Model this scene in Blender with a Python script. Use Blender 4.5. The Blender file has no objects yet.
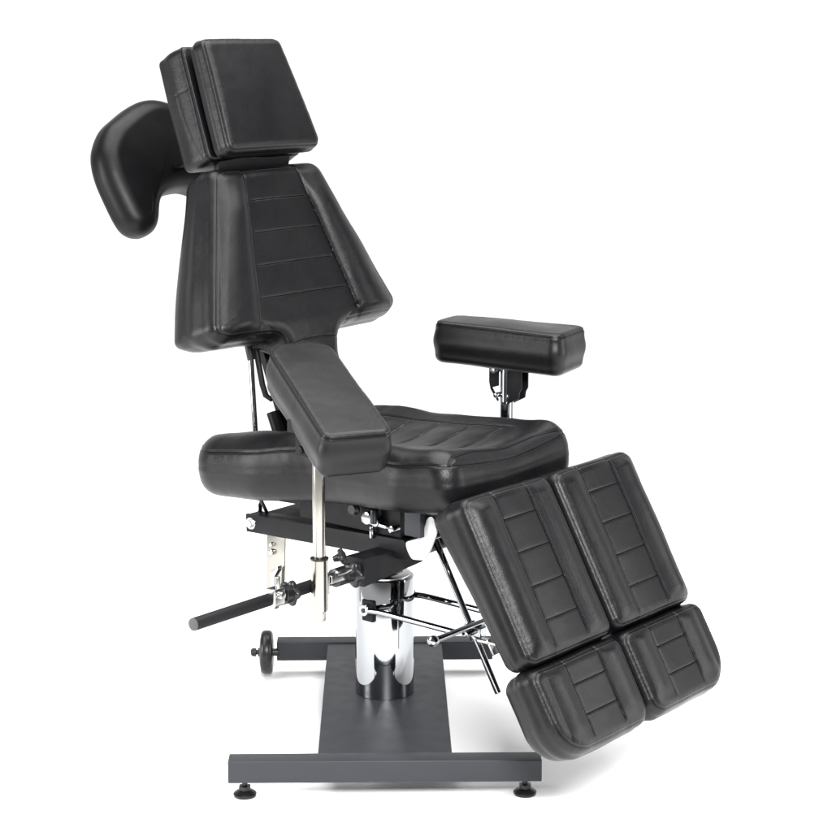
import bpy, bmesh, math
import numpy as np
from mathutils import Vector, Matrix

rng = np.random.default_rng(7)
GZ = 0.005                      # height of the chair's own zero above the floor
PHI = 0.701722                  # swivel of the upholstery relative to the base
CF, SF = math.cos(PHI), math.sin(PHI)
col = bpy.context.scene.collection

def W(u, v, z):                 # chair coordinates (forward, far side, up) -> world
    return np.array([u*CF + v*SF, -u*SF + v*CF, z + GZ])
def Wd(u, v, z):
    return np.array([u*CF + v*SF, -u*SF + v*CF, z])
def nrm(a):
    a = np.asarray(a, float); return a/np.linalg.norm(a)

# ------------------------------------------------------------------ materials
def newmat(name):
    m = bpy.data.materials.new(name); m.use_nodes = True
    nt = m.node_tree; b = nt.nodes['Principled BSDF']
    return m, nt, b
def bump(nt, b, scale, strength, dist, kind='noise', detail=6, prev=None):
    tc = nt.nodes.new('ShaderNodeTexCoord')
    if kind == 'noise':
        t = nt.nodes.new('ShaderNodeTexNoise'); t.inputs['Detail'].default_value = detail; out = 'Fac'
    else:
        t = nt.nodes.new('ShaderNodeTexVoronoi'); t.feature = 'DISTANCE_TO_EDGE'; out = 'Distance'
    t.inputs['Scale'].default_value = scale
    nt.links.new(tc.outputs['Object'], t.inputs['Vector'])
    bp = nt.nodes.new('ShaderNodeBump'); bp.inputs['Strength'].default_value = strength
    bp.inputs['Distance'].default_value = dist
    nt.links.new(t.outputs[out], bp.inputs['Height'])
    if prev: nt.links.new(prev.outputs['Normal'], bp.inputs['Normal'])
    nt.links.new(bp.outputs['Normal'], b.inputs['Normal'])
    return bp
def rough_noise(nt, b, scale, lo, hi):
    tc = nt.nodes.new('ShaderNodeTexCoord'); t = nt.nodes.new('ShaderNodeTexNoise')
    t.inputs['Scale'].default_value = scale; t.inputs['Detail'].default_value = 5
    nt.links.new(tc.outputs['Object'], t.inputs['Vector'])
    mr = nt.nodes.new('ShaderNodeMapRange')
    mr.inputs['From Min'].default_value = .3; mr.inputs['From Max'].default_value = .7
    mr.inputs['To Min'].default_value = lo; mr.inputs['To Max'].default_value = hi
    nt.links.new(t.outputs['Fac'], mr.inputs['Value']); nt.links.new(mr.outputs['Result'], b.inputs['Roughness'])

def leather(name, colr, lo, hi, spec, grain=.35):
    m, nt, b = newmat(name)
    b.inputs['Base Color'].default_value = (*colr, 1)
    b.inputs['Specular IOR Level'].default_value = spec
    rough_noise(nt, b, 14, lo, hi)
    p = bump(nt, b, 22, .12, .0016, 'noise', 3)
    p = bump(nt, b, 420, grain, .0008, 'voronoi', prev=p)
    p = bump(nt, b, 900, grain*.5, .0005, 'noise', 4, prev=p)
    return m
M = {}
M['leather'] = leather('black_leather', (.0028, .0028, .0034), .31, .40, .26, .42)
M['leather_smooth'] = leather('smooth_black_vinyl', (.0020, .0020, .0024), .36, .44, .17, .15)
def simple(key, name, colr, rough, metal=0, spec=.5, bs=None, coat=0):
    m, nt, b = newmat(name)
    b.inputs['Base Color'].default_value = (*colr, 1); b.inputs['Metallic'].default_value = metal
    b.inputs['Specular IOR Level'].default_value = spec
    b.inputs['Coat Weight'].default_value = coat
    rough_noise(nt, b, 25, rough*.88, rough*1.12)
    if bs: bump(nt, b, bs[0], bs[1], bs[2])
    M[key] = m
simple('frame', 'black_powder_coat', (.006, .006, .007), .5, 0, .16, (700, .25, .0005))
simple('base', 'charcoal_powder_coat', (.029, .031, .0355), .42, 0, .22, (800, .22, .0004))
simple('chrome', 'polished_chrome', (.295, .304, .315), .05, 1)
simple('nickel', 'satin_nickel', (.34, .322, .29), .22, 1)
simple('steel', 'zinc_plated_steel', (.42, .42, .41), .25, 1)
simple('plastic', 'black_plastic', (.008, .008, .009), .33, 0, .4)
simple('cap', 'grey_end_cap', (.05, .05, .052), .55, 0, .4)
simple('thread', 'dark_thread', (.03, .03, .032), .6, 0, .4)
simple('seam', 'black_seam_shade', (.0008, .0008, .0009), .9, 0, .02)  # seam thread, kept near-black to put shade into the creases too
simple('white', 'white_painted_steel', (.5, .5, .5), .3, 0, .5)
simple('floor', 'white_studio_floor', (.94, .94, .94), .8, 0, .1)

# ------------------------------------------------------------------ helpers
root = bpy.data.objects.new('tattoo_chair', None); col.objects.link(root)
root.empty_display_size = .2
root['label'] = 'black leather tattoo chair with split leg rests on a chrome hydraulic column'
root['category'] = 'chair'

def link(name, verts, faces, mat, parent=root, smooth=True, label=None, angle=None):
    me = bpy.data.meshes.new(name)
    me.from_pydata([tuple(map(float, v)) for v in verts], [], faces)
    me.validate(); me.update()
    me.materials.append(M[mat])
    me.shade_smooth() if smooth else me.shade_flat()
    if angle is not None:
        me.shade_smooth(); me.set_sharp_from_angle(angle=math.radians(angle))
    o = bpy.data.objects.new(name, me); col.objects.link(o); o.parent = parent
    if label: o['label'] = label
    return o

class MB:                                        # collects simple shapes into one mesh
    def __init__(s): s.v = []; s.f = []
    def add(s, v, f):
        n = len(s.v); s.v += [np.asarray(p, float) for p in v]; s.f += [tuple(n+i for i in q) for q in f]; return s
    def box(s, c, ax, ay, az, bev=.002):         # c centre, ax ay az half-extent vectors
        bm = bmesh.new()
        bmesh.ops.create_cube(bm, size=2)
        lx, ly, lz = [np.linalg.norm(a) for a in (ax, ay, az)]
        for v in bm.verts: v.co = Vector((v.co.x*lx, v.co.y*ly, v.co.z*lz))
        b = min(bev, .45*min(lx, ly, lz)*2)
        if b > 0: bmesh.ops.bevel(bm, geom=bm.edges[:], offset=b, segments=3, profile=.6, affect='EDGES')
        bm.verts.ensure_lookup_table()
        ex, ey, ez = nrm(ax), nrm(ay), nrm(az)
        vs = [np.asarray(c) + v.co.x*ex + v.co.y*ey + v.co.z*ez for v in bm.verts]
        fs = [[v.index for v in f.verts] for f in bm.faces]
        bm.free(); return s.add(vs, fs)
    def lathe(s, a, axis, prof, n=40):           # prof: list of (distance along axis, radius)
        axis = nrm(axis); t = np.array([0, 0, 1.]) if abs(axis[2]) < .9 else np.array([1., 0, 0])
        e1 = nrm(np.cross(axis, t)); e2 = np.cross(axis, e1); vs = []; fs = []
        for h, r in prof:
            for i in range(n):
                th = 2*math.pi*i/n
                vs.append(np.asarray(a) + axis*h + (e1*math.cos(th)+e2*math.sin(th))*r)
        for k in range(len(prof)-1):
            for i in range(n):
                j = (i+1) % n; fs.append((k*n+i, k*n+j, (k+1)*n+j, (k+1)*n+i))
        fs.append(tuple(reversed(range(n)))); fs.append(tuple((len(prof)-1)*n+i for i in range(n)))
        return s.add(vs, fs)
    def cyl(s, a, b, r, bev=.0015, n=32, r2=None):
        a = np.asarray(a, float); b = np.asarray(b, float); L = np.linalg.norm(b-a); r2 = r if r2 is None else r2
        bev = min(bev, r*.5, r2*.5, L*.4)
        return s.lathe(a, b-a, [(0, r-bev), (bev*.3, r-bev*.3), (bev, r), (L-bev, r2), (L-bev*.3, r2-bev*.3), (L, r2-bev)], n)
    def tube(s, pts, r, n=16):                   # swept round bar
        pts = [np.asarray(p, float) for p in pts]; vs = []; fs = []; up = None
        for i, p in enumerate(pts):
            t = nrm((pts[min(i+1, len(pts)-1)]-pts[max(i-1, 0)]))
            if up is None: up = nrm(np.cross(t, [0, 0, 1.] if abs(t[2]) < .9 else [1., 0, 0]))
            up = nrm(up - t*np.dot(up, t)); w = np.cross(t, up)
            for k in range(n):
                th = 2*math.pi*k/n; vs.append(p + (up*math.cos(th)+w*math.sin(th))*r)
        for i in range(len(pts)-1):
            for k in range(n):
                j = (k+1) % n; fs.append((i*n+k, i*n+j, (i+1)*n+j, (i+1)*n+k))
        fs.append(tuple(reversed(range(n)))); fs.append(tuple((len(pts)-1)*n+i for i in range(n)))
        return s.add(vs, fs)
    def prism(s, poly, e1, e2, o, t, bev=.001):   # poly in plane (e1,e2) at o, thickness t along e1 x e2
        e1 = nrm(e1); e2 = nrm(e2); n = np.cross(e1, e2); bm = bmesh.new()
        vs = [bm.verts.new(Vector((p[0], p[1], 0))) for p in poly]; f = bm.faces.new(vs)
        r = bmesh.ops.extrude_face_region(bm, geom=[f])
        for g in r['geom']:
            if isinstance(g, bmesh.types.BMVert): g.co.z += t
        bmesh.ops.recalc_face_normals(bm, faces=bm.faces[:])
        if bev: bmesh.ops.bevel(bm, geom=bm.edges[:], offset=bev, segments=2, profile=.6, affect='EDGES')
        bm.verts.index_update()
        vv = [np.asarray(o)+v.co.x*e1+v.co.y*e2+v.co.z*n for v in bm.verts]; ff = [[v.index for v in f.verts] for f in bm.faces]
        bm.free(); return s.add(vv, ff)
    def build(s, name, mat, parent=root, label=None, angle=38):
        return link(name, s.v, s.f, mat, parent, True, label, angle)

def sm(x, a, b):
    t = np.clip((x-a)/(b-a), 0, 1); return t*t*(3-2*t)

def smooth_noise(P, scale, seed, n=14):
    r = np.random.default_rng(seed); out = np.zeros(len(P))
    for _ in range(n):
        k = r.normal(size=3); k /= np.linalg.norm(k); k *= 2*math.pi/scale*r.uniform(.6, 1.5)
        out += np.sin(P@k + r.uniform(0, 6.28))
    return out/math.sqrt(n)

def round_poly(poly, N):                         # poly: (x, y, radius) counter-clockwise -> N dense points
    P = []; n = len(poly)
    for i in range(n):
        p = np.array(poly[i][:2]); r = poly[i][2]
        a = np.array(poly[i-1][:2])-p; b = np.array(poly[(i+1) % n][:2])-p
        la, lb = np.linalg.norm(a), np.linalg.norm(b); a = a/la; b = b/lb
        ang = math.acos(np.clip(a@b, -1, 1)); d = min(r/math.tan(ang/2), .49*la, .49*lb)
        rr = d*math.tan(ang/2)
        A = p+a*d; B = p+b*d; c = p + nrm(a+b)*rr/math.sin(ang/2)
        va = A-c; vb = B-c; th = math.acos(np.clip(va@vb/(rr*rr), -1, 1)); K = max(3, int(th/.08))
        for k in range(K+1):
            t = k/K; P.append(c + (va*math.sin((1-t)*th)+vb*math.sin(t*th))/math.sin(th))
    P = np.array(P+[P[0]]); seg = np.linalg.norm(np.diff(P, axis=0), axis=1); cum = np.r_[0, np.cumsum(seg)]
    s = np.linspace(0, cum[-1], N, endpoint=False)
    Q = np.stack([np.interp(s, cum, P[:, 0]), np.interp(s, cum, P[:, 1])], 1)
    for _ in range(3): Q = .25*np.roll(Q, 1, 0)+.5*Q+.25*np.roll(Q, -1, 0)
    return Q

def seg_dist(P, A, B):
    d = B-A; t = np.clip(((P-A)@d)/(d@d), 0, 1); return np.linalg.norm(P-(A+t[:, None]*d), axis=1)

def cushion(name, poly, T, R, rb, frame, topfn=None, backfn=None, grooves=(), mat='leather', parent=root,
            seam=28, center=(0, 0), N=420, bulge=.003, seed=1, warp=.0012, pucker=.0007, stitch=(), edge_stitch=True,
            step=.003, osm=3, label=None, stitch_name='stitching', side_shift=None):
    """Upholstered block. Local z=0 is the level of the front face, z=-T the back.
    frame = (origin, ex, ey, ez); grooves = [(polyline of 3-D local points, depth, sigma)]."""
    out = round_poly(poly, N)
    for _ in range(osm-3): out = .25*np.roll(out, 1, 0)+.5*out+.25*np.roll(out, -1, 0)
    d = np.roll(out, -1, 0)-np.roll(out, 1, 0); d /= np.linalg.norm(d, axis=1)[:, None]
    inn = np.stack([-d[:, 1], d[:, 0]], 1); c = np.array(center)
    spec = []                                     # inset, z, k
    for k in np.linspace(.02, .97, 10): spec.append((rb, -T, k))
    for th in np.linspace(0, math.pi/2, 7): spec.append((rb*(1-math.sin(th)), -T+rb*(1-math.cos(th)), 1))
    ns = max(4, int((T-rb-R)/.0035))
    for t in np.linspace(0, 1, ns+2)[1:-1]: spec.append((-bulge*math.sin(math.pi*t)**2, -T+rb+(T-rb-R)*t, 1))
    nr = max(9, int(R*1.57/.0022))
    i_r0 = len(spec)
    for th in np.linspace(0, math.pi/2, nr): spec.append((R*(1-math.cos(th)), -R+R*math.sin(th), 1))
    ext = np.abs(out-c).max(); nk = int(ext/step)
    for k in np.linspace(1, .006, nk)[1:]: spec.append((R, 0, k))
    rings = []
    for ins, z, k in spec:
        p = out+inn*ins
        if len(rings) > i_r0+nr-1:
            for _ in range(int((1-k)*90)-n_sm): top_in = .25*np.roll(top_in, 1, 0)+.5*top_in+.25*np.roll(top_in, -1, 0)
            n_sm = max(n_sm, int((1-k)*90)); p = top_in
        elif len(rings) == i_r0+nr-1: top_in = p.copy(); n_sm = 0
        p = c+(p-c)*k; rings.append(np.c_[p, np.full(N, z)])
    G = np.array(rings)                           # K x N x 3
    K = len(spec)
    t = np.clip((G[..., 2]+T)/T, 0, 1)
    if side_shift is not None: G[..., :2] += side_shift*(t[..., None]-1)
    if topfn is not None:
        G[..., 2] += topfn(G[..., 0], G[..., 1])*sm(t, .15, 1)
    if backfn is not None:
        G[..., 2] += backfn(G[..., 0], G[..., 1])*(1-sm(t, .0, .9))
    def normals(G):
        du = np.roll(G, -1, 1)-np.roll(G, 1, 1)
        dv = np.empty_like(G); dv[1:-1] = G[2:]-G[:-2]; dv[0] = G[1]-G[0]; dv[-1] = G[-1]-G[-2]
        n = np.cross(du, dv); l = np.linalg.norm(n, axis=2, keepdims=True); n = n/np.maximum(l, 1e-12)
        n[0] = (0, 0, -1); n[-1] = (0, 0, 1); return n
    n = normals(G)
    P = G.reshape(-1, 3)
    disp = warp*.55*smooth_noise(P, .16, seed) + warp*.07*smooth_noise(P, .04, seed+50)
    # seam along the edge with slight puckering
    prof = np.array([(s[0], s[1]) for s in spec[:i_r0+nr]])
    i_s = i_r0+int(round((nr-1)*seam/90.))
    mer = np.r_[0, np.cumsum(np.linalg.norm(np.diff(np.array([[s[0], s[1]] for s in spec]), axis=0), axis=1))]
    mer = np.array([mer[i] if spec[i][2] == 1 else (mer[i_r0+nr-1]+(1-spec[i][2])*ext if i > i_r0 else -1) for i in range(K)])
    dm = np.abs(mer-mer[i_s])
    if seam >= 0:
        g = -.0009*np.exp(-(dm/.0022)**2)
        rid = .0004*np.exp(-((dm-.0048)/.0026)**2)
        al = np.arange(N)/N*2*math.pi
        pk = sum(np.sin(al*f+rng.uniform(0, 6))*w for f, w in ((23, .5), (37, .7), (61, .6), (95, .5)))
        disp = disp + (g+rid)[:, None].repeat(N, 1).ravel() + (np.exp(-((dm-.008)/.008)**2)[:, None]*pk[None, :]).ravel()*pucker*.14
    for line, dep, sig in grooves:
        line = np.array(line, float); dd = np.full(len(P), 9.)
        for a, b in zip(line[:-1], line[1:]):
            a = a.copy(); b = b.copy()
            Q = P.copy()
            if len(line[0]) == 3 and not np.isnan(a[2]): dd = np.minimum(dd, seg_dist(P, a, b))
            else:
                top = P[:, 2] > -T*.55
                e = seg_dist(np.c_[Q[:, :2], np.zeros(len(Q))], np.r_[a[:2], 0], np.r_[b[:2], 0]); dd = np.minimum(dd, np.where(top, e, 9.))
        nz = .85+.15*smooth_noise(P, .02, seed+3)
        disp = disp - dep*.42*nz*np.exp(-(dd/(sig*1.1))**1.6)
    nd = n.copy(); wk = np.array([sm(np.array(sp_[2]), .9, 1.) if i > i_r0 else 1. for i, sp_ in enumerate(spec)])[:, None, None]
    nd = nd*wk+np.array([0, 0, 1.])*(1-wk); nd /= np.linalg.norm(nd, axis=2, keepdims=True)
    G = (P+nd.reshape(-1, 3)*disp[:, None]).reshape(K, N, 3); n = normals(G)
    if True:
        j = int(np.argmax([1 if (i > i_r0 and sp_[2] < .12) else 0 for i, sp_ in enumerate(spec)])); n[j:] = (0, 0, 1)
    o, ex, ey, ez = frame; Rm = np.stack([ex, ey, ez], 0)
    V = G.reshape(-1, 3)@Rm+o
    idx = np.arange(K*N).reshape(K, N); a = idx[:-1]; b = np.roll(idx, -1, 1)[:-1]; c2 = np.roll(idx, -1, 1)[1:]; d2 = idx[1:]
    faces = np.stack([a, b, c2, d2], -1).reshape(-1, 4)
    me = bpy.data.meshes.new(name); nv = len(V)
    V = np.r_[V, [V[:N].mean(0)], [V[-N:].mean(0)]]
    tri = np.r_[np.stack([np.full(N, nv), np.roll(idx[0], -1), idx[0]], 1), np.stack([idx[-1], np.roll(idx[-1], -1), np.full(N, nv+1)], 1)]
    me.vertices.add(len(V)); me.vertices.foreach_set('co', V.ravel())
    me.loops.add(len(faces)*4+len(tri)*3); me.loops.foreach_set('vertex_index', np.r_[faces.ravel(), tri.ravel()].astype(np.int32))
    me.polygons.add(len(faces)+len(tri))
    me.polygons.foreach_set('loop_start', np.r_[np.arange(len(faces))*4, len(faces)*4+np.arange(len(tri))*3].astype(np.int32))
    me.update(calc_edges=True); me.validate(); me.shade_smooth(); me.materials.append(M[mat])
    ob = bpy.data.objects.new(name, me); col.objects.link(ob); ob.parent = parent
    if label: ob['label'] = label
    # stitching: short threads laid along rings and lines
    PT = G.reshape(-1, 3); NT = n.reshape(-1, 3); tv = []; tf = []
    def dash(p, q, nn):
        w = np.cross(q-p, nn); w = w/np.linalg.norm(w)*.00045; h = nn*.0004; k = len(tv)
        for e in (p, q):
            for sgn in (-1, 1): tv.append(e+w*sgn-h*.6)
            for sgn in (1, -1): tv.append(e+w*sgn*.6+h)
        tf.extend([(k, k+1, k+5, k+4), (k+1, k+2, k+6, k+5), (k+2, k+3, k+7, k+6), (k+3, k, k+4, k+7), (k, k+3, k+2, k+1), (k+4, k+5, k+6, k+7)])
    def run(path, nn):
        s = np.r_[0, np.cumsum(np.linalg.norm(np.diff(path, axis=0), axis=1))]
        for x0 in np.arange(.002, s[-1]-.004, .0052):
            p = np.array([np.interp(x0, s, path[:, k]) for k in range(3)]); q = np.array([np.interp(x0+.0034, s, path[:, k]) for k in range(3)])
            m = np.array([np.interp(x0, s, nn[:, k]) for k in range(3)]); dash(p, q, m)
    if edge_stitch and seam >= 0:
        for off in (.0052,):
            j = int(np.argmin(np.abs(mer-(mer[i_s]+off))))
            run(np.r_[G[j], G[j][:1]], np.r_[n[j], n[j][:1]])
    top = np.where(PT[:, 2] > -T*.5)[0]
    for line in stitch:
        line = np.array(line, float)
        s = np.r_[0, np.cumsum(np.linalg.norm(np.diff(line, axis=0), axis=1))]; pp = []; nn = []
        for x0 in np.arange(0, s[-1], .004):
            q = np.array([np.interp(x0, s, line[:, 0]), np.interp(x0, s, line[:, 1])])
            dd = ((PT[top][:, :2]-q)**2).sum(1); w3 = np.argpartition(dd, 4)[:4]; wt = 1/(dd[w3]+1e-8); wt /= wt.sum()
            pp.append(np.r_[q, (PT[top[w3], 2]*wt).sum()]); nn.append(nrm((NT[top[w3]]*wt[:, None]).sum(0)))
        run(np.array(pp), np.array(nn))
    cm = MB()  # black cords in the grooves: seam thread that also darkens the creases like shade
    def cord(path, nn, rad):
        up = np.roll(path, -1, 0)-np.roll(path, 1, 0); up[0] = path[1]-path[0]; up[-1] = path[-1]-path[-2]
        up /= np.linalg.norm(up, axis=1)[:, None]; w = np.cross(up, nn); w /= np.linalg.norm(w, axis=1)[:, None]; vs = []
        for p, m_, q in zip(path, nn, w): vs += [p+q*rad-m_*.002, p+q*rad*.7+m_*rad*.25, p-q*rad*.7+m_*rad*.25, p-q*rad-m_*.002]
        fs = [(4*i+k, 4*i+(k+1) % 4, 4*i+4+(k+1) % 4, 4*i+4+k) for i in range(len(path)-1) for k in range(4)]
        cm.add(vs, fs+[(3, 2, 1, 0), tuple(4*(len(path)-1)+k for k in range(4))])
    def onsurf(line, stp=.004):
        line = np.array(line, float)
        s = np.r_[0, np.cumsum(np.linalg.norm(np.diff(line[:, :2], axis=0), axis=1))]; pp = []; nn = []
        for x0 in np.linspace(0, s[-1], max(4, int(s[-1]/stp))):
            q = np.array([np.interp(x0, s, line[:, 0]), np.interp(x0, s, line[:, 1])])
            dd = ((PT[top][:, :2]-q)**2).sum(1); w3 = np.argpartition(dd, 4)[:4]; wt = 1/(dd[w3]+1e-8); wt /= wt.sum()
            pp.append(np.r_[q, (PT[top[w3], 2]*wt).sum()]); nn.append(nrm((NT[top[w3]]*wt[:, None]).sum(0)))
        return np.array(pp), np.array(nn)
    for line, dep, sig in grooves:
        if np.isnan(line[0][2]) and sig < .0045:
            cord(*onsurf(line), .0010)
    if seam >= 0 and edge_stitch:
        cord(np.r_[G[i_s], G[i_s][:1]], np.r_[n[i_s], n[i_s][:1]], .0007)
    if cm.v: link('seam', np.array(cm.v)@Rm+o, cm.f, 'seam', ob, False)
    if tv:
        link(stitch_name, np.array(tv)@Rm+o, tf, 'thread', ob, False)
    return ob

NAN = float('nan')
def L2(*pts): return [(x, y, NAN) for x, y in pts]
VF = Wd(0, 1, 0); FF = Wd(1, 0, 0)                 # far-side axis, forward axis

# ------------------------------------------------------------------ backrest
db = np.array([.351, -.936]); nb = np.array([.936, .351])
frB = (W(-.3235, 0, 1.214), VF, Wd(-db[0], 0, -db[1]), Wd(nb[0], 0, nb[1]))      # local y = -s
BH = lambda s: .083+.225*s
def back_top(x, y):
    s = -y; ax = np.abs(x); g = BH(s); edge = .157+.355*np.clip(s, 0, .36)
    w = np.clip((ax-g)/np.maximum(edge-g, .02), 0, 1)
    bol = .021*np.sin(np.pi*np.clip(w, 0, 1)**.8)**.9*sm(s, -.02, .10)*(1-sm(s, .33, .385))
    pan = .0035*np.cos(np.clip(ax/np.maximum(g, .01), 0, 1)*np.pi/2)-.004
    neck = -.012*sm(s, .34, .42)
    return np.where(ax > g, bol, 0)*1.0 + pan*(1-w) + neck
def back_back(x, y):
    s = -y; return -.005-.034*sm(s, .0, .28)+.078*sm(s, .34, .42)
bp = [(-.166, .012, .038), (-.303, -.342, .040), (-.262, -.365, .038), (-.150, -.366, .02), (-.098, -.372, .03), (-.082, -.43, .05), (-.078, -.64, .032),
      (.078, -.64, .032), (.082, -.43, .05), (.098, -.372, .03), (.150, -.366, .02), (.262, -.365, .038), (.306, -.342, .040), (.166, .012, .038)]
gr = []
for sgn in (-1, 1): gr.append((L2(*[(sgn*BH(s), -s) for s in np.linspace(-.02, .345, 9)]), .0042, .0030))
for s in (.069, .141, .213, .285): gr.append((L2((-(BH(s)-.014), -s), (BH(s)-.014, -s)), .0034, .0024))
gr.append((L2((-.085, -.392), (-.03, -.386), (.03, -.386), (.085, -.392)), .004, .003))
for sgn in (-1, 1): gr.append((L2((sgn*.158, -.33), (sgn*.125, -.355), (sgn*.095, -.40)), .004, .005))
st = []
for sgn in (-1, 1): st.append([(sgn*(BH(s)+.0055), -s) for s in np.linspace(0, .335, 8)])
cushion('backrest', bp, .120, .034, .044, frB, back_top, back_back, gr, center=(0, -.19), N=820, step=.0022, seed=3, seam=46, stitch=st, bulge=.004)

# ------------------------------------------------------------------ headrest
dh = nrm([.098, -.223]); nh = np.array([-dh[1], dh[0]])
frH = (W(-.401, 0, 1.489), VF, Wd(-dh[0], 0, -dh[1]), Wd(nh[0], 0, nh[1]))
def head_top(x, y): return .009*np.cos(np.clip(x/.16, -1, 1)*np.pi/2)*np.cos(np.clip((y+.12)/.15, -1, 1)*np.pi/2)
hp = [(-.123, .008, .022), (-.150, -.254, .021), (.150, -.254, .021), (.123, .008, .022)]
cushion('headrest', hp, .054, .020, .012, frH, head_top, center=(0, -.12), N=420, seed=9, seam=42, warp=.0010)
o2 = frH[0]+frH[3]*(-.066)
rp = [(-.124, .016, .014), (-.150, -.248, .016), (.150, -.248, .016), (.124, .016, .014)]
rb_ = cushion('headrest_block', rp, .090, .010, .012, (o2, *frH[1:]), None, center=(0, -.12), N=420, seed=12, seam=25, warp=.0012,
        grooves=[([(-.13, -.078, 0), (-.135, -.078, -.045), (-.14, -.082, -.09)], .0025, .0022),
                 ([(-.137, -.080, -.048), (-.141, -.13, -.046), (-.146, -.19, -.036), (-.15, -.245, -.020)], .0042, .0024)])
m = MB(); m.box(frH[0]+frH[3]*(-.058)+frH[2]*(-.125), frH[1]*.105, frH[2]*.105, frH[3]*.0105, .004)
m.build('mounting_pad', 'plastic')
m = MB()
for sgn in (-1, 1):
    a = W(-.345, sgn*.045, 1.16); b = frH[0]+frH[3]*(-.10)+frH[2]*(-.235)+frH[1]*sgn*.045
    m.box((a+b)/2, VF*.014, nrm(b-a)*np.linalg.norm(b-a)*.5, nrm(np.cross(VF, b-a))*.004, .001)
HB = m.build('headrest_bracket', 'frame')
a = W(-.385, 0, 1.190); b = frH[0]+frH[3]*(-.075)+frH[2]*(-.235)
m = MB(); m.box((a+b)/2, VF*.112, (b-a)*.55, nrm(np.cross(VF, b-a))*.008, .003); m.build('gap_shade_plate', 'frame', HB)  # added dark plate standing in for the shade in the headrest gap

# ------------------------------------------------------------------ face cradle behind the headrest
frC = (W(-.716, 0, 1.408), VF, Wd(-.4, 0, .917), Wd(.917, 0, .4))
L = [(-.006, -.052, .02), (-.075, -.070, .05), (-.158, -.112, .05), (-.206, -.172, .05), (-.215, -.235, .06), (-.200, -.320, .06), (-.186, -.385, .038), (-.112, -.400, .036), (-.086, -.350, .03),
     (-.074, -.306, .035), (-.020, -.290, .04)]
L = [(x*.93, y*.94-.004, r) for x, y, r in L]
L[0] = (-.02, -.053, .02)
Lc = L+[(.045, -.272, .04), (.105, -.30, .03), (.115, -.36, .03), (.150, -.375, .036), (.178, -.35, .038)]+[(-x, y, r) for x, y, r in reversed(L[:6])]
cushion('face_cradle', Lc, .078, .038, .030, frC, lambda x, y: .014*np.cos(np.clip(x/.2, -1, 1)*1.57), None, mat='leather_smooth', center=(0, -.17), N=460, seed=21, seam=-1, edge_stitch=False, warp=.0008, bulge=.0, osm=90)
m = MB(); a = frC[0]+frC[3]*(-.05)+frC[2]*(-.225); b = o2+frH[3]*(-.085)+frH[2]*(-.19)
m.box((a+b)/2, VF*.018, (b-a)*.5, nrm(np.cross(VF, b-a))*.005, .001)
m.box(b+(a-b)*.02, VF*.05, frH[2]*.05, frH[3]*.004, .001)
m.box(frC[0]+frC[3]*(-.088)+frC[2]*(-.18), VF*.06, frC[2]*.05, frC[3]*.004, .001)
m.build('cradle_arm', 'frame')

# ------------------------------------------------------------------ seat
eb = nrm([-1, -.085]); frS = (W(.33, 0, .68), VF, Wd(eb[0], 0, eb[1]), np.cross(VF, Wd(eb[0], 0, eb[1])))   # local x = v, y = s
def seat_top(x, y):
    ax = np.abs(x)
    hb = np.interp(y, [-.04, 0, .05, .13, .24, .35, .44, .5, .62, .68], [.006, .010, .016, .022, .026, .032, .038, .036, .024, .016])
    h = (hb+.010)*np.clip(ax/.178, 0, 1)**1.6*(1-.0*y) - hb*.5*sm(ax, .178, .25)
    dip = -.012*sm(y, .02, .12)-.008*(1-sm(y, .02, .12))
    dip = dip+.0030*np.abs(np.sin(np.pi*(y-.115)/.083))*(1-sm(ax, .08, .125))*sm(y, .08, .12)
    front = .004*np.exp(-((y-.03)/.03)**2)
    return h+dip+front
w0 = .238
sp = [(-.222, -.024, .052), (.219, -.016, .050), (.234, .12, .12), (.202, .33, .2), (.246, .50, .15), (.240, .698, .13), (.10, .71, .2), (-.10, .71, .2), (-.240, .698, .13), (-.246, .50, .15), (-.202, .33, .2), (-.234, .12, .12)]
gs = []
for s in np.arange(.115, .62, .083): gs.append((L2(*[(x, s+.004*(1-(x/.13)**2)-.002) for x in np.linspace(-.128, .128, 7)]), .0056, .0027))
bl = [(.140, .62), (.136, .30), (.146, .09)]
for sg in (-1, 1): gs.append((L2(*[(sg*x, y) for x, y in bl]), .0046, .0034))
gs.append((L2((-.20, -.006), (-.1, .012), (.1, .012), (.20, -.006)), .003, .0026))
ss = [[(sg*(x+.006), y) for x, y in bl] for sg in (-1, 1)]+[[(-.2, .002), (-.1, .02), (.1, .02), (.2, .002)]]
cushion('seat', sp, .114, .046, .046, frS, seat_top, None, gs, center=(0, .32), N=860, seed=31, seam=36, stitch=ss, bulge=.001, warp=.0016, pucker=.001, step=.0025)

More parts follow.
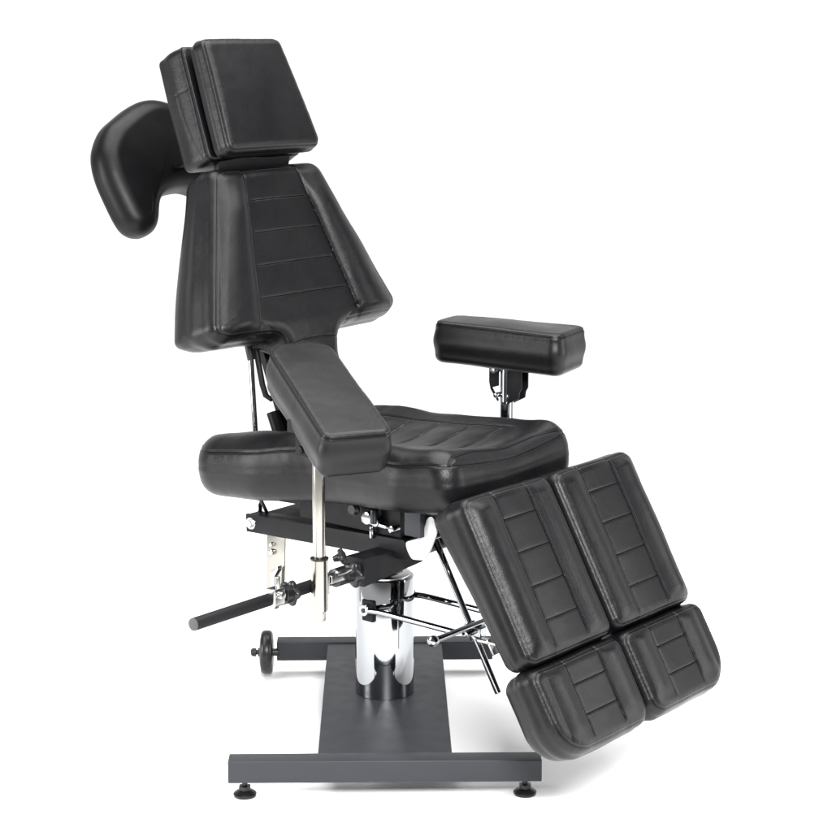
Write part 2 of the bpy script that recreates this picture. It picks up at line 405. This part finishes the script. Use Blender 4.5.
# ------------------------------------------------------------------ split leg rests
def leg_back(x, y): return np.interp(-y, [0, .09, .17, .33], [-.020, -.009, .001, .012])
dl = nrm([.494, -.869]); nl = np.array([-dl[1], dl[0]])
frL = lambda v, n=0: (W(.445, v, .636)+Wd(nl[0], 0, nl[1])*n, VF, Wd(-dl[0], 0, -dl[1]), Wd(nl[0], 0, nl[1]))
for sg in (-1, 1):
    # local x = v - sg*.149 ; outer side is x*sg > 0
    def leg_top(x, y, sg=sg):
        a = x*sg; s = -y
        o = np.clip((a-.052)/(.130-.052), 0, 1); i = np.clip((-.056-a)/(.130-.056), 0, 1)
        e = sm(s, 0, .03)*(1-sm(s, .30, .33)*.6)
        return (.0135*np.sin(np.pi*o**1.15)+.0085*np.sin(np.pi*i**1.1))*e + .003*np.cos(np.clip(a/.055, -1, 1)*1.57)-.003
    q = [(-.143, .006, .028), (-.143, -.339, .025), (.143, -.339, .025), (.143, .006, .028)]
    g = [(L2((sg*.052, .0), (sg*.052, -.32)), .0040, .0036), (L2((-sg*.056, .0), (-sg*.056, -.32)), .0040, .0036)]
    for s in (.058, .127, .197, .266): g.append((L2((-sg*.054, -s), (sg*.050, -s)), .0036, .0024))
    stt = [[(sg*.0575, -.01), (sg*.0575, -.315)], [(-sg*.0615, -.01), (-sg*.0615, -.315)], [(-sg*.078, -.02), (-sg*.078, -.31)]]
    cushion('leg_rest', q, .088, .023, .026, frL(sg*.149), leg_top, leg_back, g, center=(0, -.165), N=680, step=.0021, seed=41+sg, seam=50, stitch=stt, bulge=.004, warp=.0013)
    def foot_top(x, y, sg=sg):
        a = x*sg; s = -y
        o = np.clip((a-.052)/(.120-.052), 0, 1); i = np.clip((-.056-a)/(.130-.056), 0, 1)
        e = sm(s, .342, .375)*(1-sm(s, .47, .51)*.7)
        return (.0065*np.sin(np.pi*o**1.1)+.008*np.sin(np.pi*i**1.1))*e + .002
    q = [(-.145, -.343, .027), (-.143, -.526, .040), (.158, -.526, .076), (.156, -.343, .027)]
    if sg < 0: q = [(-.156, -.343, .027), (-.152, -.526, .080), (.143, -.526, .040), (.145, -.343, .027)]
    g = [(L2((sg*.052, -.35), (sg*.052, -.50)), .0040, .0036), (L2((-sg*.056, -.35), (-sg*.056, -.50)), .0040, .0036)]
    for s in (.399, .459): g.append((L2((-sg*.054, -s), (sg*.050, -s)), .0036, .0024))
    stt = [[(sg*.0575, -.36), (sg*.0575, -.495)], [(-sg*.0615, -.36), (-sg*.0615, -.495)]]
    cushion('foot_rest', q, .096, .024, .036, frL(sg*.149, -.002), foot_top, None, g, center=(0, -.43), N=560, step=.0021, seed=51+sg, seam=50, stitch=stt, bulge=.004, warp=.0013)
# steel spine joining foot rest to leg rest
for sg in (-1, 1):
    m = MB(); f = frL(sg*.149)
    m.box(f[0]+f[2]*(-.25)+f[3]*(-.095), VF*.015, f[2]*.23, f[3]*.006, .001)
    m.build('leg_rest_rail', 'frame')
m = MB(); f = frL(0)
m.tube([f[0]+f[2]*(-.341)+f[3]*(-.045)+VF*v for v in (-.2, 0, .2)], .007)
m.build('foot_rest_rod', 'chrome')

# ------------------------------------------------------------------ armrests
def armrest(cu, cv, cz, yaw, pit, l, wn, wf, t, seed, rn, rf):
    a = np.array([math.cos(yaw)*math.cos(pit), math.sin(yaw)*math.cos(pit), -math.sin(pit)])
    b = np.array([-math.sin(yaw), math.cos(yaw), 0]); n = np.cross(a, b)
    q = [(l/2+.004, -wn/2-.003, rn), (l/2+.004, wn/2+.003, rn), (-l/2-.004, wf/2+.003, rf), (-l/2-.004, -wf/2-.003, rf)]
    return cushion('armrest', q, t, .012, .016, (W(cu, cv, cz), a, b, n), lambda x, y: .004*np.cos(np.clip(x/l*2, -1, 1)*1.57)*np.cos(np.clip(y/wn*2, -1, 1)*1.57),
                   None, center=(0, 0), N=440, seed=seed, seam=20, bulge=.005, warp=.0012), a, b, n
AL, a, b, n = armrest(.150, -.350, .832, math.radians(-69.4), math.radians(17.5), .388, .135, .130, .094, 61, .022, .050)
AL['label'] = 'armrest turned toward the viewer and tipped down at its near end'
AR, a2, b2, n2 = armrest(.085, .33, .866, math.radians(-28.2), math.radians(1.3), .314, .150, .110, .094, 66, .026, .030)
UZ = np.array([0, 0, 1.])
pu = .150
p = lambda z, v=-.376: W(pu, v, z+.006)
MB().cyl(p(.46), p(.735), .0125).build('post', 'nickel', AL)
m = MB(); m.lathe(p(.376), UZ, [(0, .015), (.001, .0168), (.105, .0168), (.106, .016)]); m.lathe(p(.356), UZ, [(0, .012), (.002, .0128), (.025, .0128)]); m.build('sleeve', 'nickel', AL)
MB().lathe(p(.480), UZ, [(0, .017), (.001, .0185), (.004, .0185), (.005, .0125)]).build('collar_ring', 'plastic', AL)
m = MB(); m.box(W(pu-.034, -.355, .722), FF*.016, VF*.003, UZ*.030, .001); m.box(W(pu-.034, -.385, .722), FF*.016, VF*.003, UZ*.030, .001)
m.cyl(W(pu-.035, -.393, .705), W(pu-.035, -.345, .705), .008); m.box(W(pu-.02, -.37, .752), FF*.04, VF*.03, UZ*.012, .001)
m.build('tilt_bracket', 'frame', AL)
# far armrest
pr = lambda z: W(.083, .33, z)
MB().cyl(pr(.44), pr(.785), .0145).build('post', 'chrome', AR)
m = MB()
m.prism([(.014, .0), (.052, .0), (.052, -.052), (.046, -.062), (.044, -.076), (.020, -.088), (.014, -.092)], FF, UZ, W(.083, .318, .778), .004)
m.prism([(.014, .0), (.052, .0), (.052, -.052), (.046, -.062), (.044, -.076), (.020, -.088), (.014, -.092)], FF, UZ, W(.083, .342, .778), .004)
m.prism([(-.012, .0), (-.038, .0), (-.038, -.045), (-.034, -.062), (-.014, -.088), (-.012, -.084), (-.030, -.058), (-.012, -.052)], FF, UZ, W(.083, .318, .778), .004)
m.box(W(.083, .33, .779), FF*.055, VF*.03, UZ*.003, .001)
m.build('tilt_bracket', 'frame', AR)
for du, v0, zz, rr in ((-.018, .300, .762, .007), (-.014, .305, .705, .006), (.016, .310, .705, .004)):
    MB().cyl(W(.083+du, v0, zz), W(.083+du, .345, zz), rr).build('bolt', 'steel', AR)

# star knob
def star_knob(c, axis, r, name, parent, t=.016, lobes=5):
    axis = nrm(axis); tt = UZ if abs(axis[2]) < .9 else np.array([1., 0, 0]); e1 = nrm(np.cross(axis, tt)); e2 = np.cross(axis, e1)
    vs = []; fs = []; Nn = 60; prof = [(0, .55), (.002, .9), (.005, 1), (t-.004, 1), (t-.001, .9), (t, .6)]
    for h, k in prof:
        for i in range(Nn):
            th = 2*math.pi*i/Nn; rr = r*k*(.88+.12*math.cos(lobes*th)); vs.append(c+axis*h+(e1*math.cos(th)+e2*math.sin(th))*rr)
    for k in range(len(prof)-1):
        for i in range(Nn): j = (i+1) % Nn; fs.append((k*Nn+i, k*Nn+j, (k+1)*Nn+j, (k+1)*Nn+i))
    fs.append(tuple(reversed(range(Nn)))); fs.append(tuple((len(prof)-1)*Nn+i for i in range(Nn)))
    m = MB(); m.add(vs, fs); m.lathe(c-axis*.012, axis, [(0, r*.35), (.012, r*.5)])
    return m.build(name, 'plastic', parent)

# ------------------------------------------------------------------ crossbar carrying the armrests
cu, cz = .12, .425
m = MB(); m.cyl(W(cu, -.693, cz), W(cu, .46, cz), .0125, .001)
CB = m.build('crossbar', 'frame')
MB().cyl(W(cu, -.6955, cz), W(cu, -.6925, cz), .0123, .001).build('end_cap', 'cap', CB)
m = MB()                                         # tapered square sleeve welded under the beam
s0, s1 = W(cu, -.235, cz), W(cu, -.045, cz+.004)
vs = []
for c, h, w in ((s0, .029, .024), (s1, .020, .024)):
    for x, y in ((-1, -1), (1, -1), (1, 1), (-1, 1)): vs.append(c+FF*x*w+UZ*y*h)
m.add(vs, [(3, 2, 1, 0), (4, 5, 6, 7), (0, 1, 5, 4), (1, 2, 6, 5), (2, 3, 7, 6), (3, 0, 4, 7)])
m.build('sleeve', 'frame', CB, angle=10)
# clamps and knobs
m = MB(); m.box(W(cu+.010, -.352, cz+.002), FF*.018, VF*.010, UZ*.020, .003)
m.box(W(cu+.012, -.300, cz+.006), FF*.009, VF*.030, UZ*.009, .003); m.cyl(W(cu+.03, -.325, cz+.02), W(cu+.03, -.285, cz+.02), .006)
m.build('clamp', 'steel', CB)
star_knob(W(cu+.02, -.272, cz+.004), VF, .028, 'knob', CB)
star_knob(W(cu+.028, -.315, cz+.052), FF*.7+VF*.4+UZ*.3, .017, 'knob', CB, .012, 4)
m = MB(); m.lathe(W(cu, -.300, cz), VF, [(0, .015), (.002, .019), (.05, .019), (.052, .016)])
m.build('collar', 'plastic', CB)
m = MB(); m.lathe(W(cu, -.455, cz), VF, [(0, .014), (.002, .019), (.022, .019), (.024, .016)])
m.build('collar', 'plastic', CB)
m = MB(); m.box(W(cu+.004, -.475, cz+.004), FF*.012, VF*.016, UZ*.018, .004); m.cyl(W(cu-.01, -.478, cz+.01), W(cu+.028, -.478, cz+.01), .0075)
m.cyl(W(cu+.01, -.475, cz+.01), W(cu+.01, -.475, cz+.045), .005)
m.build('clamp', 'steel', CB)
star_knob(W(cu, -.437, cz), VF, .027, 'knob', CB, .014)

# ------------------------------------------------------------------ frame under the seat
for v in (-.125, .125):
    m = MB()
    r, f = W(-.285 if v < 0 else -.40, v, .441), W(.192, v, .458 if v < 0 else .462)
    if v > 0: r = r-(f-r)*.30
    d = nrm(f-r); up = nrm(np.cross(d, VF)); up = up if up[2] > 0 else -up
    m.prism([(0, -.020), (.46, -.021), (.500, -.006), (.452, .021), (0, .020)], d, up, r-VF*.004, .008)
    m.box(r+d*.23+up*.017+VF*(.012 if v < 0 else -.012), d*.225, VF*.016, up*.003, .001)
    B = m.build('frame_beam', 'frame')
    m = MB(); s = -1 if v < 0 else 1
    m.lathe(r+d*.014, VF*s, [(0, .0155), (.010, .0155), (.013, .013)], 24); m.lathe(r+d*.014+VF*s*.013, VF*s, [(0, .009), (.006, .009)], 6)
    m.build('bolt', 'steel', B)
m = MB()
m.box(W(-.05, 0, .459), FF*.21, VF*.118, UZ*.003, .001)
m.build('frame_plate', 'frame')
m = MB(); m.box(W(.012, 0, .512), FF*.142, VF*.130, UZ*.034, .002)
m.build('seat_support', 'frame')
for v in (-.137, .137): MB().box(W(.203, v, .522), FF*.021, VF*.0145, UZ*.027, .001).build('hinge_block', 'base')
m = MB(); m.box(W(.165, 0, .548), FF*.04, VF*.15, UZ*.006, .001); m.box(W(.203, 0, .522), FF*.012, VF*.12, UZ*.012, .001)
m.build('front_rail', 'frame')
m = MB()
m.tube([W(.232, 0, .515)+VF*v for v in np.linspace(-.12, .12, 3)], .009)
m.cyl(W(.075, -.148, .512), W(.075, -.128, .512), .0135); m.cyl(W(.100, -.150, .508), W(.100, -.128, .508), .010)
m.cyl(W(.062, -.142, .505), W(.150, -.142, .500), .0055); m.cyl(W(.146, -.152, .500), W(.146, -.130, .500), .008); m.cyl(W(.085, -.140, .495), W(.085, -.140, .47), .006)
m.build('hinge_pin', 'chrome')
m = MB(); m.lathe(W(.045, -.146, .528), -VF, [(0, .012), (.008, .015), (.014, .010)]); m.build('hinge_stop', 'plastic')
MB().cyl(W(.098, -.148, .535), W(.098, -.148, .505), .009).build('hinge_stop', 'plastic')
# white hinge plates between seat frame and leg rests
def plate(v):
    pts = [(.172, .476), (.178, .458), (.190, .441), (.222, .445), (.240, .470), (.256, .51), (.246, .545), (.230, .535), (.218, .494), (.190, .482)]
    pts = [tuple(q) for q in round_poly([(x, y, .006) for x, y in pts], 90)]
    return MB().prism(pts, FF, UZ, W(0, v, 0), .004, .0008)
for v in (-.134, .13): plate(v).build('hinge_plate', 'white')
for v in (-.128, .132):
    MB().prism([(.205, .545), (.215, .52), (.30, .52), (.36, .545), (.352, .565)], FF, UZ, W(0, v, 0), .006, .001).build('leg_rest_arm', 'frame')

# back support: rods, gas spring, bars
m = MB(); m.cyl(W(-.2975, -.10, .815), W(-.276, -.10, .445), .0058)
SR = m.build('support_rod', 'chrome')
MB().cyl(W(-.312, -.10, .86), W(-.296, -.10, .80), .0085).build('rod_housing', 'plastic', SR)
def bar(a, b, w, t, mat='frame', name='back_bar', par=root):
    a = np.asarray(a); b = np.asarray(b); d = b-a; n = nrm(np.cross(VF, d)); return MB().box((a+b)/2, VF*w, d/2, n*t, .001).build(name, mat, par)
bar(W(-.335, -.055, .90), W(-.185, -.055, .52), .010, .008)
bar(W(-.335, .055, .90), W(-.185, .055, .52), .010, .008)
m = MB(); m.tube([W(-.30, -.085, .84), W(-.278, -.085, .745), W(-.268, -.085, .722), W(-.254, -.085, .716), W(-.243, -.075, .728)], .0065)
m.build('back_hook', 'frame')
m = MB(); m.cyl(W(-.258, -.075, .685), W(-.215, -.075, .585), .014); m.build('pivot_sleeve', 'frame')
m = MB(); m.box(W(-.212, 0, .60), FF*.02, VF*.07, UZ*.02, .002); m.build('back_hinge', 'frame')
MB().tube([W(-.268, -.112, .54), W(-.268, -.112, .50), W(-.255, -.10, .46)], .004).build('cable', 'plastic')
MB().tube([W(-.13, .0, .56), W(-.135, .0, .51), W(-.12, .0, .47)], .004).build('cable', 'plastic')
# release lever hanging from the beam
m = MB(); m.prism([(0, 0), (.055, 0), (.050, -.105), (.030, -.175), (-.004, -.175)], FF, UZ, W(-.236, -.118, .432), .004)
LV = m.build('release_lever', 'nickel')
m = MB(); m.prism([(.036, -.085), (.056, -.070), (.058, -.076), (.046, -.095), (.046, -.17), (.030, -.17)], FF, UZ, W(-.236, -.135, .432), .014, .001)
m.cyl(W(-.219, -.13, .400), W(-.219, -.118, .400), .005); m.cyl(W(-.219, -.13, .383), W(-.219, -.118, .383), .007)
m.build('catch', 'steel', LV)

# ------------------------------------------------------------------ hydraulic column
Z = lambda z: np.array([0, 0, z+GZ])
m = MB(); m.lathe(Z(.078), UZ, [(0, .0648), (.262, .0648), (.2655, .0638), (.2665, .0615)], 96)
CY = m.build('hydraulic_column', 'chrome')
m = MB(); m.lathe(Z(.3445), UZ, [(0, .058), (.004, .058), (.006, .050), (.007, .030)], 64); m.build('cover', 'steel', CY)
MB().lathe(Z(.35), UZ, [(0, .019), (.11, .019)], 48).build('piston', 'chrome', CY)
m = MB(); m.lathe(Z(.351), UZ, [(0, .031), (.006, .031), (.009, .026)], 48); m.build('collar', 'plastic', CY)
m = MB(); m.box(W(.03, -.02, .372), FF*.03, VF*.012, UZ*.010, .002); m.box(W(-.035, -.01, .366), FF*.022, VF*.016, UZ*.010, .002); m.build('valve', 'plastic', CY)

# pump pedal
zp = .283
m = MB()
for s in (-1, 1):
    m.tube([W(.012+x, s*.077, zp+dz) for x, dz in ((.0, 0), (.014, .001), (.035, .003), (.06, .003), (.16, .0015), (.247, .0))], .0068)
m.tube([W(.257, v, zp) for v in (-.150, 0, .150)], .0066)
PD = m.build('pump_pedal', 'chrome')
for s in (-1, 1):
    m = MB(); m.lathe(W(.010, s*.060, zp), VF*s, [(0, .0135), (.021, .0135), (.023, .0115)], 40);     m.build('pivot', 'steel', PD); MB().lathe(W(.010, s*.0825, zp), VF*s, [(0, .0055), (.002, .0055), (.003, .004)], 24).build('pivot_bolt', 'plastic', PD)
    m = MB(); m.box(W(.010, s*.064, zp-.004), FF*.0165, VF*.006, UZ*.024, .004)
    m.build('mount', 'frame', PD)
m = MB(); m.lathe(W(.257, -.160, zp), VF, [(0, .006), (.003, .0105), (.010, .012), (.018, .0100), (.022, .006)], 32)
m.build('pedal_knob', 'chrome', PD)

# leg-rest adjusting rod
a = W(.142, 0, .447); b = W(.313, 0, .141); d = nrm(b-a)
m = MB(); m.cyl(a, b, .0072)
RD = m.build('adjusting_rod', 'chrome')
c = W(.243, 0, .267)
m = MB(); m.cyl(c-d*.018, c+d*.022, .0125); m.box(c+FF*.016, FF*.013, VF*.012, UZ*.011, .003); m.cyl(c-VF*.035+FF*.006, c+VF*.03+FF*.006, .0085)
m.build('clamp', 'chrome', RD)
m = MB(); m.cyl(c-VF*.038+FF*.002, c-VF*.012+FF*.012+UZ*.004, .0035); m.build('clamp_lever', 'plastic', RD)
m = MB(); m.box(c+d*.03+FF*.04, d*.018, VF*.010, nrm(np.cross(d, VF))*.003, .001); m.box(c+FF*.045+d*.02, FF*.035, VF*.01, UZ*.003, .001); m.build('bracket', 'steel', RD)

# ------------------------------------------------------------------ base
X = np.array([1., 0, 0]); Y = np.array([0, 1., 0])
m = MB(); m.box((-0, -.4015, .0572+GZ), X*.314, Y*.0225, UZ*.0228, .0022); m.build('base_bar', 'base')
m = MB(); m.box((0, .3545, .0572+GZ), X*.2575, Y*.0225, UZ*.0228, .0022); m.build('base_bar', 'base')
m = MB(); m.box((0, -.0235, .0725+GZ), X*.1356, Y*.3547, UZ*.0045, .001); m.build('base_plate', 'base')
for sx in (-1, 1):
    m = MB(); c = (sx*.283, -.392, 0)
    m.lathe(c, UZ, [(0, .020), (.001, .0225), (.006, .0235), (.010, .019), (.0135, .010), (.014, .0065)], 40)
    FT = m.build('levelling_foot', 'plastic')
    MB().lathe((c[0], c[1], .014), UZ, [(0, .013), (.008, .013), (.0085, .006), (.027, .006)], 6).build('nut', 'plastic', FT)
for sx in (-1,):                                  # only the left wheel shows in the photograph
    cx = sx*.281; c = np.array([cx, .335, .0600])
    m = MB(); m.lathe(c-X*.0145, X, [(0, .040), (.001, .046), (.004, .0505), (.010, .0525), (.019, .0525), (.025, .0505), (.028, .046), (.029, .040)], 72)
    WH = m.build('wheel', 'plastic')
    m = MB(); m.lathe(c+X*sx*.0146, X*sx, [(0, .012), (.006, .010), (.007, .0055), (.010, .0055), (.011, .010), (.020, .010), (.024, .006)], 24)
    m.cyl(c-X*sx*.0285, c+X*sx*.014, .009); m.build('axle', 'plastic', WH)
    m = MB(); m.lathe(c+X*sx*.0145, X*sx, [(0, .036), (.0015, .034), (.0015, .018), (.0, .016)], 48); m.build('hub', 'plastic', WH)

# ------------------------------------------------------------------ floor
fv = []; ff = []
R0 = [0, .5, 1, 1.5, 2, 2.5]
fv.append((0, 0, 0))
for r in R0[1:]:
    for i in range(64): fv.append((r*math.cos(2*math.pi*i/64), r*math.sin(2*math.pi*i/64), 0))
for i in range(64): ff.append((0, 1+i, 1+(i+1) % 64))
for k in range(len(R0)-2):
    for i in range(64): j = (i+1) % 64; ff.append((1+k*64+i, 1+(k+1)*64+i, 1+(k+1)*64+j, 1+k*64+j))
fl = link('floor', fv, ff, 'floor', None, False); fl['kind'] = 'structure'

# ------------------------------------------------------------------ light
sc = bpy.context.scene
w = bpy.data.worlds.new('World'); sc.world = w; w.use_nodes = True
bg = w.node_tree.nodes['Background']; bg.inputs['Color'].default_value = (1, 1, 1, 1); bg.inputs['Strength'].default_value = 1.0
nt = w.node_tree; tc = nt.nodes.new('ShaderNodeTexCoord'); sx_ = nt.nodes.new('ShaderNodeSeparateXYZ'); mr = nt.nodes.new('ShaderNodeMapRange')
mr.interpolation_type = 'SMOOTHSTEP'
for k_, v_ in (('From Min', .15), ('From Max', .65), ('To Min', .26), ('To Max', 1.12)): mr.inputs[k_].default_value = v_
nt.links.new(tc.outputs['Generated'], sx_.inputs[0]); nt.links.new(sx_.outputs['Y'], mr.inputs['Value'])
m2 = nt.nodes.new('ShaderNodeMapRange'); m2.interpolation_type = 'SMOOTHSTEP'
for k_, v_ in (('From Min', .22), ('From Max', .6), ('To Min', 1), ('To Max', .35)): m2.inputs[k_].default_value = v_
nt.links.new(sx_.outputs['Z'], m2.inputs['Value'])
mm = nt.nodes.new('ShaderNodeMath'); mm.operation = 'MULTIPLY'
nt.links.new(mr.outputs['Result'], mm.inputs[0]); nt.links.new(m2.outputs['Result'], mm.inputs[1]); m3 = nt.nodes.new('ShaderNodeMapRange'); m3.interpolation_type = 'SMOOTHSTEP'
for k_, v_ in (('From Min', -.06), ('From Max', 0), ('To Min', 1.05), ('To Max', 0)): m3.inputs[k_].default_value = v_
nt.links.new(sx_.outputs['Z'], m3.inputs['Value'])
mx = nt.nodes.new('ShaderNodeMath'); mx.operation = 'MAXIMUM'; nt.links.new(mm.outputs[0], mx.inputs[0]); nt.links.new(m3.outputs['Result'], mx.inputs[1])
nt.links.new(mx.outputs[0], bg.inputs['Strength'])
def area(name, loc, target, sx, sy, power, color=(1, 1, 1)):
    l = bpy.data.lights.new(name, 'AREA'); l.shape = 'RECTANGLE'; l.size = sx; l.size_y = sy; l.energy = power; l.color = color
    o = bpy.data.objects.new(name, l); col.objects.link(o); o.location = loc
    o.rotation_euler = (Vector(target)-Vector(loc)).to_track_quat('-Z', 'Y').to_euler(); return o
area('softbox_left', (-2.9, -.9, 1.2), (0, 0, .7), 1.0, 1.5, 85)
area('softbox_front', (.5, -3.9, 2.7), (0, 0, .8), 1.1, .9, 340)
area('softbox_top', (0, -.2, 4.0), (0, -.1, 0), 4.2, 4.0, 410)
area('softbox_right', (3.0, -.6, 1.0), (0, 0, .2), .8, 1.7, 45)

cam = bpy.data.cameras.new('camera'); co = bpy.data.objects.new('camera', cam); col.objects.link(co)
cam.sensor_width = 36; cam.lens = 1917.144*36/832; cam.clip_end = 200
co.location = (.0016, -4.0389, 1.51773+GZ); co.rotation_euler = (math.pi/2-.20051, 0, -.016681)
sc.camera = co
sc.view_settings.view_transform = 'Standard'; sc.view_settings.look = 'None'; sc.view_settings.exposure = 0; sc.view_settings.gamma = 1
